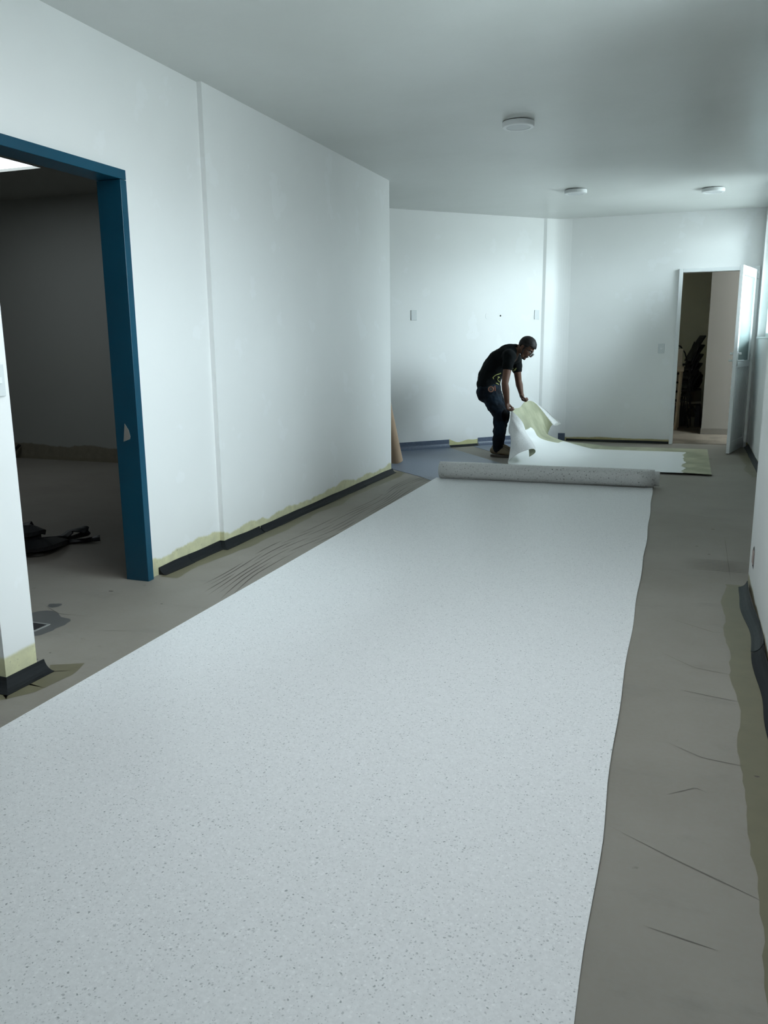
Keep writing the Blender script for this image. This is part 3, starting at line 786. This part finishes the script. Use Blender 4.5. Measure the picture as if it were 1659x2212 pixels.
pile = [[onf(30, 1176, .05), onf(60, 1176, .08), onf(95, 1174, .08), onf(128, 1168, .03)], [onf(30, 1143, .14), onf(50, 1143, .17), onf(65, 1144, .17), onf(77, 1147, .14)], [onf(30, 1188, .03), onf(60, 1184, .03), onf(100, 1177, .04)],
        [onf(30, 1160, .12), onf(60, 1160, .12), onf(85, 1163, .10)]]
labs = ['black rubber offcut low in the heap, sloping to the floor, side room', 'topmost black rubber offcut of the heap seen past the pier', 'black rubber offcut lying flat under the heap in the side room', 'short thick black rubber offcut in the middle of the heap']
for p_, l_ in zip(pile, labs): ribbon('rubber_strip', l_, p_, .13, .03, .5)
ribbon('rubber_strip', 'black rubber strip propped against the far wall of the side room', [(-7.75, 7.40, .02), (-7.55, 7.50, .04), (-7.42, 7.55, .16)], .06, .02)
t = thing('floor_drain', 'small dark square floor drain beside the near pier', 'drain', (-2.9, 2.9, 0))
bm = B(); box(bm, (-2.93, 2.86, .0007), (-2.835, 2.945, .003)); obj('drain_cover', bm, M_black, t)
bm = B()
for a, b_ in (((-2.94, 2.85), (-2.93, 2.955)), ((-2.835, 2.85), (-2.825, 2.955)), ((-2.93, 2.85), (-2.835, 2.86)), ((-2.93, 2.945), (-2.835, 2.955))): box(bm, (*a, .0005), (*b_, .004))
obj('drain_rim', bm, simple('worn_drain_rim', (.32, .32, .31), .4), t)

# ------------------------------------------------------------------ storage room clutter
def chair():
    t = thing('stacking_chair', 'black stacking chair', 'chair', (0, 0, 0))
    # forward is -x, width along y
    bm = B(); n = 8
    for i in range(n+1):
        pass
    bm.free()
    bm = B(); rows = []
    for i in range(9):
        x = -.21+.40*i/8; zz = .45+(-.02 if i == 0 else 0)+.012*((i-4)/4)**2
        rows.append([bm.verts.new((x, -.19+.38*j/6, zz-.010*(1-((j-3)/3)**2))) for j in range(7)])
    for i in range(8):
        for j in range(6): bm.faces.new((rows[i][j], rows[i][j+1], rows[i+1][j+1], rows[i+1][j]))
    bmesh.ops.recalc_face_normals(bm, faces=bm.faces)
    o = obj('seat', bm, M_black, t, True); m = o.modifiers.new('s', 'SOLIDIFY'); m.thickness = .018
    bm = B(); rows = []
    for i in range(9):
        s_ = i/8; z = .50+.40*s_; x = .16+.20*s_+.05*s_*s_
        wd = .19*(1-.12*s_)
        rows.append([bm.verts.new((x-.05*((j-3)/3)**2*.8+(.03*s_*((j-3)/3)**2), wd*(j-3)/3, z)) for j in range(7)])
    for i in range(8):
        for j in range(6): bm.faces.new((rows[i][j], rows[i][j+1], rows[i+1][j+1], rows[i+1][j]))
    bmesh.ops.recalc_face_normals(bm, faces=bm.faces)
    o = obj('backrest', bm, M_black, t, True); m = o.modifiers.new('s', 'SOLIDIFY'); m.thickness = .02
    for s_ in (-1, 1):
        bm = B(); tube(bm, [(-.16, .17*s_, .44), (-.21, .20*s_, 0)], .011); obj('leg', bm, M_black, t)
        bm = B(); tube(bm, [(.10, .17*s_, .44), (.20, .20*s_, 0)], .011); obj('leg', bm, M_black, t)
        bm = B(); tube(bm, [(.14, .17*s_, .44), (.18, .18*s_, .52), (.30, .17*s_, .80)], .011); obj('back_post', bm, M_black, t)
    return t
def dup(root, label=None):
    r = root.copy(); COL.objects.link(r)
    if label: r['label'] = label
    for ch in list(root.children):
        c_ = ch.copy(); COL.objects.link(c_); c_.parent = r
    return r
ch0 = chair(); ch0['group'] = 'black chairs stacked in the storage room'
cl = ['lowest black chair of the stack in the storage room', 'second black chair from the bottom of the stack', 'middle black chair of the storage room stack', 'second black chair from the top of the stack', 'topmost black chair of the stack seen through the back door']
for k in range(5):
    c_ = ch0 if k == 0 else dup(ch0)
    c_['label'] = cl[k]
    c_.location = (-.125+.008*k, 13.30, .002+.135*k); c_.rotation_euler = (0, 0, .40); c_.scale = (.75, .62, .93)
# pine trestle with a box and cloth, left edge of the opening
t = thing('wooden_trestle', 'pale pine trestle standing just inside the storage room doorway', 'trestle', (-.2, 12.9, 0))
for (x0_, x1_, y_) in ((-.085, -.115, 12.90), (-.40, -.42, 12.90), (-.10, -.10, 13.22), (-.41, -.41, 13.22)):
    bm = B(); a = Vector((x1_, y_, .002)); b_ = Vector((x0_, y_, .86))
    tube(bm, [a, b_], .026, 4); obj('leg', bm, M_wood, t)
bm = B(); box(bm, (-.46, 12.86, .86), (-.05, 13.26, .93)); bevel(obj('top_rail', bm, M_wood, t), .004)
bm = B(); box(bm, (-.46, 12.90, .932), (-.075, 13.22, 1.19)); bevel(tag(obj('cardboard_box', bm, simple('tan_card', (.40, .35, .27), .8)), 'tan cardboard box resting on the pine trestle', 'box'), .006)
bm = B(); hp = [(-.45, 13.30, .02), (-.45, 13.30, 1.18)]+[(-.42+.30*k/8, 13.30, 1.22+.03*math.sin(k/8*PI)) for k in range(9)]+[(-.05, 13.30, 1.12), (.0, 13.30, .95), (.05, 13.30, .75), (.09, 13.30, .02)]
tube(bm, hp, .010, 8); tag(obj('tube_frame', bm, M_black), 'thin black tube frame curving over the box behind the trestle', 'metal frame')
M_bag = simple('black_bin_liner', (.014, .018, .016), .3, bmp=.4)
bm = B(); bmesh.ops.create_icosphere(bm, subdivisions=5, radius=1)
for v in bm.verts:
    q = v.co.copy(); k = 1+.22*noise.noise(q*2.2)+.07*noise.noise(q*7)
    v.co = Vector((.17*q.x*k, .15*q.y*k, .22*q.z*k)); v.co.z = max(v.co.z, -.15)
    if q.z > .6: v.co.x *= 1-(q.z-.6)*1.3; v.co.y *= 1-(q.z-.6)*1.3
o = obj('rubbish_bag', bm, M_bag, None, True); o.location = (.05, 14.05, .695)
tag(o, 'black rubbish bag on the crate behind the chair stack', 'bag')
bm = B(); box(bm, (-.05, 13.75, .50), (.60, 14.36, .545)); box(bm, (-.05, 13.75, .002), (0, 13.8, .5)); box(bm, (-.05, 14.3, .002), (0, 14.36, .5)); box(bm, (.55, 14.3, .002), (.6, 14.36, .5)); bm.free()
bm = B(); box(bm, (-.10, 13.82, .002), (.228, 14.34, .30)); bevel(tag(obj('cardboard_box', bm, simple('olive_card', (.16, .14, .09), .8)), 'olive brown carton on the floor at the back of the storage room', 'box'), .006)
bm = B(); box(bm, (.02, 13.86, .302), (.228, 14.3, .54)); bevel(tag(obj('wooden_crate', bm, simple('dark_crate', (.09, .075, .05), .8)), 'dark crate under the black rubbish bag', 'crate'), .006)
bm = B(); box(bm, (-.30, -.02, -.012), (.30, .02, .02), M=Matrix.Translation((-.06, 13.70, .33)) @ Matrix.Rotation(-.08, 4, 'Y')); bevel(tag(obj('wooden_plank', bm, simple('pale_plank', (.40, .37, .28), .7)), 'pale plank lying across behind the chair legs', 'plank'), .003)
for x_ in (-.3,): pass
bm = B(); box(bm, (-.36, 13.52, .002), (.02, 13.80, .30)); bevel(tag(obj('storage_bin', bm, M_black), 'black storage bin behind the lower chair legs', 'bin'), .02)
bm = B(); lathe(bm, [(.060, 0), (.070, .13), (.074, .135), (.066, .137)], (0, 0, 0), 32)
o = obj('paint_bucket', bm, simple('pale_bucket', (.36, .34, .27), .5), None, True); o.location = (.095, 13.55, .002); tag(o, 'small pale paint bucket on the floor right of the chair legs', 'bucket')
bm = B(); box(bm, (.155, 13.45, .002), (.225, 13.75, .33)); bevel(tag(obj('tool_case', bm, M_black), 'dark upright tool case against the corner wall', 'case'), .008)
bm = B(); tube(bm, [(.0, 13.42, .10), (.06, 13.45, .26), (.11, 13.47, .30), (.16, 13.46, .22)], .02, 8); tag(obj('hose_bend', bm, M_black), 'black bent hose above the small bucket', 'hose')

# ------------------------------------------------------------------ the worker
person = thing('person', 'person in black t-shirt, dark jeans and glasses bending to lift the sheet', 'person', (-2.0, 9.4, 0))
M_skin, nt, b = newmat('skin')
nn_ = noise_(nt, objc(nt), 14, 4)
nt.links.new(mixc(nt, nn_, (.090, .042, .027), (.135, .068, .044)), b.inputs['Base Color']); b.inputs['Roughness'].default_value = .55
b.inputs['Specular IOR Level'].default_value = .3
M_shirt = simple('black_cotton', (.0045, .006, .0068), .9, var=.3, scale=8, spec=.12)
M_jeans, nt, b = newmat('dark_denim')
nn_ = noise_(nt, objc(nt), 7, 5)
nt.links.new(mixc(nt, ramp(nt, nn_, .35, .7), (.0028, .005, .009), (.008, .018, .031)), b.inputs['Base Color']); b.inputs['Roughness'].default_value = .85; b.inputs['Specular IOR Level'].default_value = .2
M_hairm = simple('black_hair', (.006, .005, .005), .6, scale=60, spec=.3)
M_shoe = simple('tan_suede', (.17, .135, .085), .8, var=.15)
M_sole = simple('dark_sole', (.05, .042, .032), .8)
YC, YN, YF = 9.42, 9.25, 9.60
# head frame
Fh = Vector((.70, -.16, -.69)).normalized(); Uh = Vector((.71, 0, .70)); Uh = (Uh-Fh*Uh.dot(Fh)).normalized(); Lh = Uh.cross(Fh).normalized()
if Lh.y > 0: Lh = -Lh                                # +l is the near (right) side
HO = at(1136.5, 750.5, YC)
def hd(f, u_, l=0): return HO+Fh*f+Uh*u_+Lh*l
AX = (Fh, Uh, Lh)
bm = B()
ell(bm, hd(-.005, .03), (.095, .086, .074), AX); ell(bm, hd(.035, -.03), (.058, .072, .058), AX)
ell(bm, hd(.052, -.085), (.034, .028, .036), AX); ell(bm, hd(.072, .022), (.020, .014, .050), AX)
chain(bm, [hd(.088, .008), hd(.112, -.030)], [.010, .014], Lh); ell(bm, hd(.100, -.036, .012), (.010, .008, .008), AX); ell(bm, hd(.100, -.036, -.012), (.010, .008, .008), AX)
ell(bm, hd(.086, -.060), (.014, .007, .024), AX); ell(bm, hd(.083, -.072), (.013, .008, .021), AX); ell(bm, hd(.078, -.098), (.016, .014, .018), AX)
for s_ in (-1, 1):
    ell(bm, hd(-.012, -.006, s_*.073), (.018, .030, .010), AX); ell(bm, hd(.060, -.022, s_*.040), (.022, .020, .018), AX)
    chain(bm, [hd(-.005, -.045, s_*.055), hd(.05, -.088, s_*.030)], [.022, .020], Lh)
neckb = at(1112, 757, YC); chain(bm, [hd(-.030, -.04), neckb], [.052, .058], None)
chain(bm, [neckb, at(1102, 768, YC), at(1084, 785, YC), at(1066, 805, YC), at(1057, 835, YC)], [(.09, .06), (.14, .09), (.14, .10), (.13, .10), (.13, .10)])
def arm(sh_, el_, wr_, r):
    mid = Vector(el_).lerp(Vector(wr_), .3)
    chain(bm, [sh_, Vector(sh_).lerp(Vector(el_), .45), el_, mid, wr_], [.052, r*1.12, r*.92, r, .027], None, .35)
def hand(wr, d, n, l, flip=1, pinch=0):
    """wr wrist, d along hand, n palm normal, l across (towards thumb side)"""
    d, n, l = d.normalized(), n.normalized(), l.normalized()
    pc = wr+d*.045
    chain(bm, [wr, wr+d*.03], [.026, .028], l)
    ell(bm, pc, (.044, .020, .042), (d, n, l)); ell(bm, wr+d*.062, (.026, .018, .043), (d, n, l))
    for k in range(4):
        off = (.033-.022*k); ln = (.043, .048, .044, .035)[k]; r = (.0098, .0100, .0095, .0085)[k]
        p0_ = wr+d*.075+l*off; p1_ = p0_+d*ln*.55+n*ln*.75; p2_ = p1_-d*ln*.30+n*ln*.50-l*.001; p3_ = p2_-d*ln*.45-n*ln*.10
        chain(bm, [p0_, p1_, p2_, p3_], [r*1.12, r, r*.95, r*.85], l, .5)
    q0 = wr+d*.022+l*.030; q1 = q0+d*.022+l*.020+n*.018; q2 = q1+d*.026+n*.020-l*.004; q3 = q2+d*.018+n*.010-l*.012
    chain(bm, [q0, q1, q2, q3], [.016, .0125, .011, .009], l, .5)
shN, elN, wrN = at(1101, 770, 9.22), at(1090.5, 828, 9.12), at(1095.5, 869, 9.16)
shF, elF, wrF = at(1114, 774, 9.62), at(1120, 823, 9.66), at(1126, 850, 9.62)
arm(shN, elN, wrN, .043); arm(shF, elF, wrF, .042)
hand(wrN, Vector((.16, 0, -1)), Vector((1, .1, .1)), Vector((.0, 1, 0)))
hand(wrF, Vector((.30, -.05, -1)), Vector((1, -.2, .25)), Vector((.0, -1, 0)))
for (hp_, kn, an) in ((at(1056, 845, 9.32), at(1081, 893, 9.28), at(1075.5, 967, 9.30)), (at(1058, 845, 9.52), at(1087, 894, 9.56), at(1079, 962, 9.58))):
    chain(bm, [hp_, kn, an], [.085, .052, .038], None); chain(bm, [an, an+Vector((0, 0, -.04)), an+Vector((.12, 0, -.07))], [.036, .034, .03], None)
body = remesh(obj('body', bm, M_skin, person), .0042, 3)
# hair
bm = B(); bmesh.ops.create_uvsphere(bm, u_segments=64, v_segments=44, radius=1)
dl = []
for v in bm.verts:
    f_, u_, l_ = v.co.x*.106, v.co.y*.101, v.co.z*.083
    F_, U_ = f_-.005, u_+.03
    if abs(v.co.z) > .78: pass
    line = -.050 if F_ < -.045 else (-.006+ (F_+.045)*.15 if F_ < .012 else (.018 if F_ < .040 else .050))
    if U_ < line: dl.append(v); continue
    k = 1+.035*noise.noise(v.co*9)+.02*noise.noise(v.co*25)
    v.co = hd(-.005+f_*k, .03+u_*k, l_*k)
bmesh.ops.delete(bm, geom=dl, context='VERTS')
o = obj('hair', bm, M_hairm, person, True); m = o.modifiers.new('s', 'SOLIDIFY'); m.thickness = .014; m.offset = -1
bm = B()
for s_ in (-1, 1):
    chain(bm, [hd(.014, .02, s_*.071), hd(.012, -.03, s_*.064), hd(.03, -.075, s_*.049), hd(.066, -.106, s_*.014)], [.008, .011, .013, .013], Lh)
    chain(bm, [hd(.100, -.053, s_*.004), hd(.088, -.060, s_*.026), hd(.070, -.09, s_*.030)], [.0045, .0045, .006], Lh)
ell(bm, hd(.080, -.104), (.014, .012, .018), AX)
remesh(obj('beard', bm, simple('short_beard', (.018, .012, .010), .8), person), .004, 2)
for s_ in (-1, 1):
    bm = B(); ell(bm, hd(.079, -.002, s_*.031), (.011, .010, .013), AX); e = obj('eye', bm, simple('eye_white', (.25, .24, .22), .2), person, True)
    bm = B(); ell(bm, hd(.087, -.004, s_*.031), (.004, .005, .005), AX); obj('iris', bm, M_hairm, e, True)
    bm = B(); chain(bm, [hd(.093, .018, s_*.012), hd(.088, .022, s_*.032), hd(.074, .017, s_*.047)], [.004, .0045, .003], Lh); obj('eyebrow', bm, M_hairm, person, True)
gl_ = None
bm = B()
for s_ in (-1, 1):
    ring = []
    for k in range(28):
        a = 2*PI*k/28; ca, sa = math.cos(a), math.sin(a)
        x_ = .025*math.copysign(abs(ca)**.6, ca); y_ = .018*math.copysign(abs(sa)**.6, sa)
        ring.append(hd(.117-.10*abs(x_+s_*.0)*0-.006*(x_*s_ > 0), -.012+y_, s_*.031+x_))
    tube(bm, ring, .0027, 6, True)
    tube(bm, [hd(.111, -.002, s_*.057), hd(.08, .004, s_*.069), hd(.0, .004, s_*.080), hd(-.02, -.012, s_*.078)], .0026, 6)
tube(bm, [hd(.116, -.004, -.007), hd(.119, -.001, 0), hd(.116, -.004, .007)], .0018, 6)
gl_ = obj('glasses', bm, M_black, person)
bm = B()
for s_ in (-1, 1):
    v = []
    for k in range(24):
        a = 2*PI*k/24; ca, sa = math.cos(a), math.sin(a)
        v.append(bm.verts.new(hd(.115, -.012+.017*math.copysign(abs(sa)**.6, sa), s_*.031+.024*math.copysign(abs(ca)**.6, ca))))
    bm.faces.new(v)
obj('lens', bm, M_glass, gl_)
# t-shirt
bm = B()
chain(bm, [at(1055, 829, YC), at(1058, 815, YC), at(1067, 797, YC), at(1080, 781, YC), at(1095, 767, YC), at(1107, 758, YC)],
      [(.178, .137), (.172, .135), (.178, .138), (.190, .142), (.185, .118), (.120, .080)], None, .25)
chain(bm, [at(1106, 758, YC), at(1113, 754, YC)], [(.085, .070), (.066, .060)], None, .2)
chain(bm, [at(1098, 770, 9.30), shN, at(1097, 792, 9.175)], [.085, .078, .060], None, .25)
chain(bm, [at(1110, 772, 9.52), shF, at(1117, 797, 9.65)], [.080, .072, .062], None, .25)
shirt = remesh(obj('tshirt', bm, M_shirt, person), .0075, 3)
tx = bpy.data.textures.new('folds', 'CLOUDS'); tx.noise_scale = .11; tx.noise_depth = 2
dm = shirt.modifiers.new('folds', 'DISPLACE'); dm.texture = tx; dm.strength = .022; dm.mid_level = .5; dm.texture_coords = 'GLOBAL'
# jeans
bm = B()
chain(bm, [at(1056, 828, YC), at(1056, 842, YC)], [(.165, .130), (.170, .140)], None, .2)
ell(bm, at(1050, 848, 9.33), (.115, .10, .115)); ell(bm, at(1050, 848, 9.50), (.115, .10, .115))
chain(bm, [at(1060, 850, 9.32), at(1067, 870, 9.30), at(1078, 890, 9.28), at(1081, 897, 9.28), at(1078.5, 920, 9.29), at(1076, 945, 9.30), at(1075.5, 968, 9.30)], [.115, .100, .084, .080, .070, .064, .058], None, .3)
chain(bm, [at(1062, 850, 9.52), at(1074, 873, 9.54), at(1087, 893, 9.56), at(1087, 899, 9.56), at(1082, 925, 9.57), at(1079, 962, 9.58)], [.115, .098, .080, .077, .066, .056], None, .3)
jeans = remesh(obj('jeans', bm, M_jeans, person), .0085, 3)
tx2 = bpy.data.textures.new('creases', 'CLOUDS'); tx2.noise_scale = .055; tx2.noise_depth = 2
dm = jeans.modifiers.new('folds', 'DISPLACE'); dm.texture = tx2; dm.strength = .026; dm.mid_level = .5; dm.texture_coords = 'GLOBAL'
for (an, yy) in ((at(1075.5, 967, 9.30), 9.30), (at(1079, 962, 9.58), 9.58)):
    bm = B(); x0_ = an.x
    chain(bm, [(x0_-.055, yy, .075), (x0_-.01, yy, .085), (x0_+.05, yy, .075), (x0_+.12, yy, .052), (x0_+.185, yy, .045)], [(.036, .040), (.042, .052), (.044, .045), (.048, .032), (.040, .026)], None, .3)
    s1 = remesh(obj('shoe', bm, M_shoe, person), .006, 2)
    bm = B(); out = []
    for k in range(32):
        a = 2*PI*k/32; xx = math.cos(a); wv_ = .044+.006*(xx > 0)*xx
        out.append((x0_+.062+.150*xx, yy+wv_*math.sin(a)))
    prism(bm, out, .003, .026); obj('sole', bm, M_sole, s1)
    bm = B()
    for k in range(4):
        xk = x0_+.045+.022*k; zk = .118-.014*k; tube(bm, [(xk-.012, yy-.030, zk-.014), (xk, yy, zk+.004), (xk+.012, yy+.030, zk-.014)], .003, 6)
    obj('laces', bm, simple('brown_laces', (.06, .045, .03), .8), s1)
# knee pads
for (kn, yy) in ((at(1088, 896, 9.24), 9.27), (at(1094, 896, 9.55), 9.56)):
    bm = B(); ell(bm, Vector((kn.x-.01, yy, kn.z-.01)), (.048, .062, .085)); obj('knee_patch', bm, simple('black_knee_patch', (.004, .004, .0045), .95, spec=.1), person, True)
bpy.context.view_layer.update()
dg = bpy.context.evaluated_depsgraph_get()
def cast(o, px, py, lift=.003):
    ev = o.evaluated_get(dg); bt = BVHTree.FromObject(o, dg)
    d = (_f + (px-829.5)/F*_r - (py-1106)/F*_u).normalized()
    mi_ = o.matrix_world.inverted(); h = bt.ray_cast(mi_ @ Vector((0, 0, EYE)), mi_.to_3x3() @ d)
    return (o.matrix_world @ h[0]) - d*lift if h[0] else None
M_print = simple('yellow_green_print', (.30, .31, .09), .7, var=.2)
bm = B()
for st in ([(1066, 819), (1064.7, 815.5), (1069, 811.5), (1073, 809.3), (1078, 808), (1082, 806)], [(1075, 814), (1079, 815)], [(1078, 815), (1074.5, 819), (1076, 822.5), (1080, 825.5)],
           [(1071, 827.5), (1074, 828.5), (1080, 833), (1083, 831)], None, [(1105, 803), (1107, 797), (1110, 795)], [(1109, 802), (1112, 797.5)], [(1112, 800), (1115, 795)]):
    if st is None:                      # emblem done, chest mark next
        obj('shirt_emblem', bm, M_print, person); bm = B(); continue
    fine = []
    for (xa, ya), (xb, yb) in zip(st, st[1:]):
        for k in range(4): fine.append((xa+(xb-xa)*k/4, ya+(yb-ya)*k/4))
    fine.append(st[-1]); runs = [[]]
    for q in fine:
        p = cast(shirt, *q, .001)
        if p is None or (runs[-1] and (p-runs[-1][-1]).length > .035): runs.append([])
        if p is not None: runs[-1].append(p)
    for pts in runs:
        if len(pts) > 1: tube(bm, pts, .0052, 6)
obj('shirt_print', bm, M_print, person)
# tape measure clipped at the hip
hpnt = cast(jeans, 1061.5, 840.5, 0) or at(1061.5, 840.5, 9.24)
t = thing('tape_measure', 'round orange and black tape measure clipped to the hip of the jeans', 'tape measure', hpnt)
MT = Matrix.Translation(hpnt+Vector((0, .004, 0))) @ Matrix.Rotation(PI/2, 4, 'X')
bm = B(); lathe(bm, [(.034, 0), (.040, .006), (.040, .022), (.036, .026)], n=28, M=MT); obj('case', bm, M_black, t)
Mo = simple('orange_plastic', (.42, .10, .04), .5)
bm = B(); pr = [MT @ Vector((.028*math.cos(a*PI/14), .028*math.sin(a*PI/14), .027)) for a in range(28)]; tube(bm, pr, .0045, 8, True); obj('orange_ring', bm, simple('pale_orange', (.55, .25, .17), .5), t)
bm = B(); lathe(bm, [(.018, .026), (.014, .031), (.0001, .031)], n=20, M=MT); obj('hub', bm, simple('grey_hub', (.12, .11, .10), .5), t)
bm = B(); tube(bm, [MT @ Vector((.038, .036, .012)), MT @ Vector((.045, .010, .012)), MT @ Vector((.046, -.02, .012))], .005, 8); obj('bumper', bm, Mo, t)
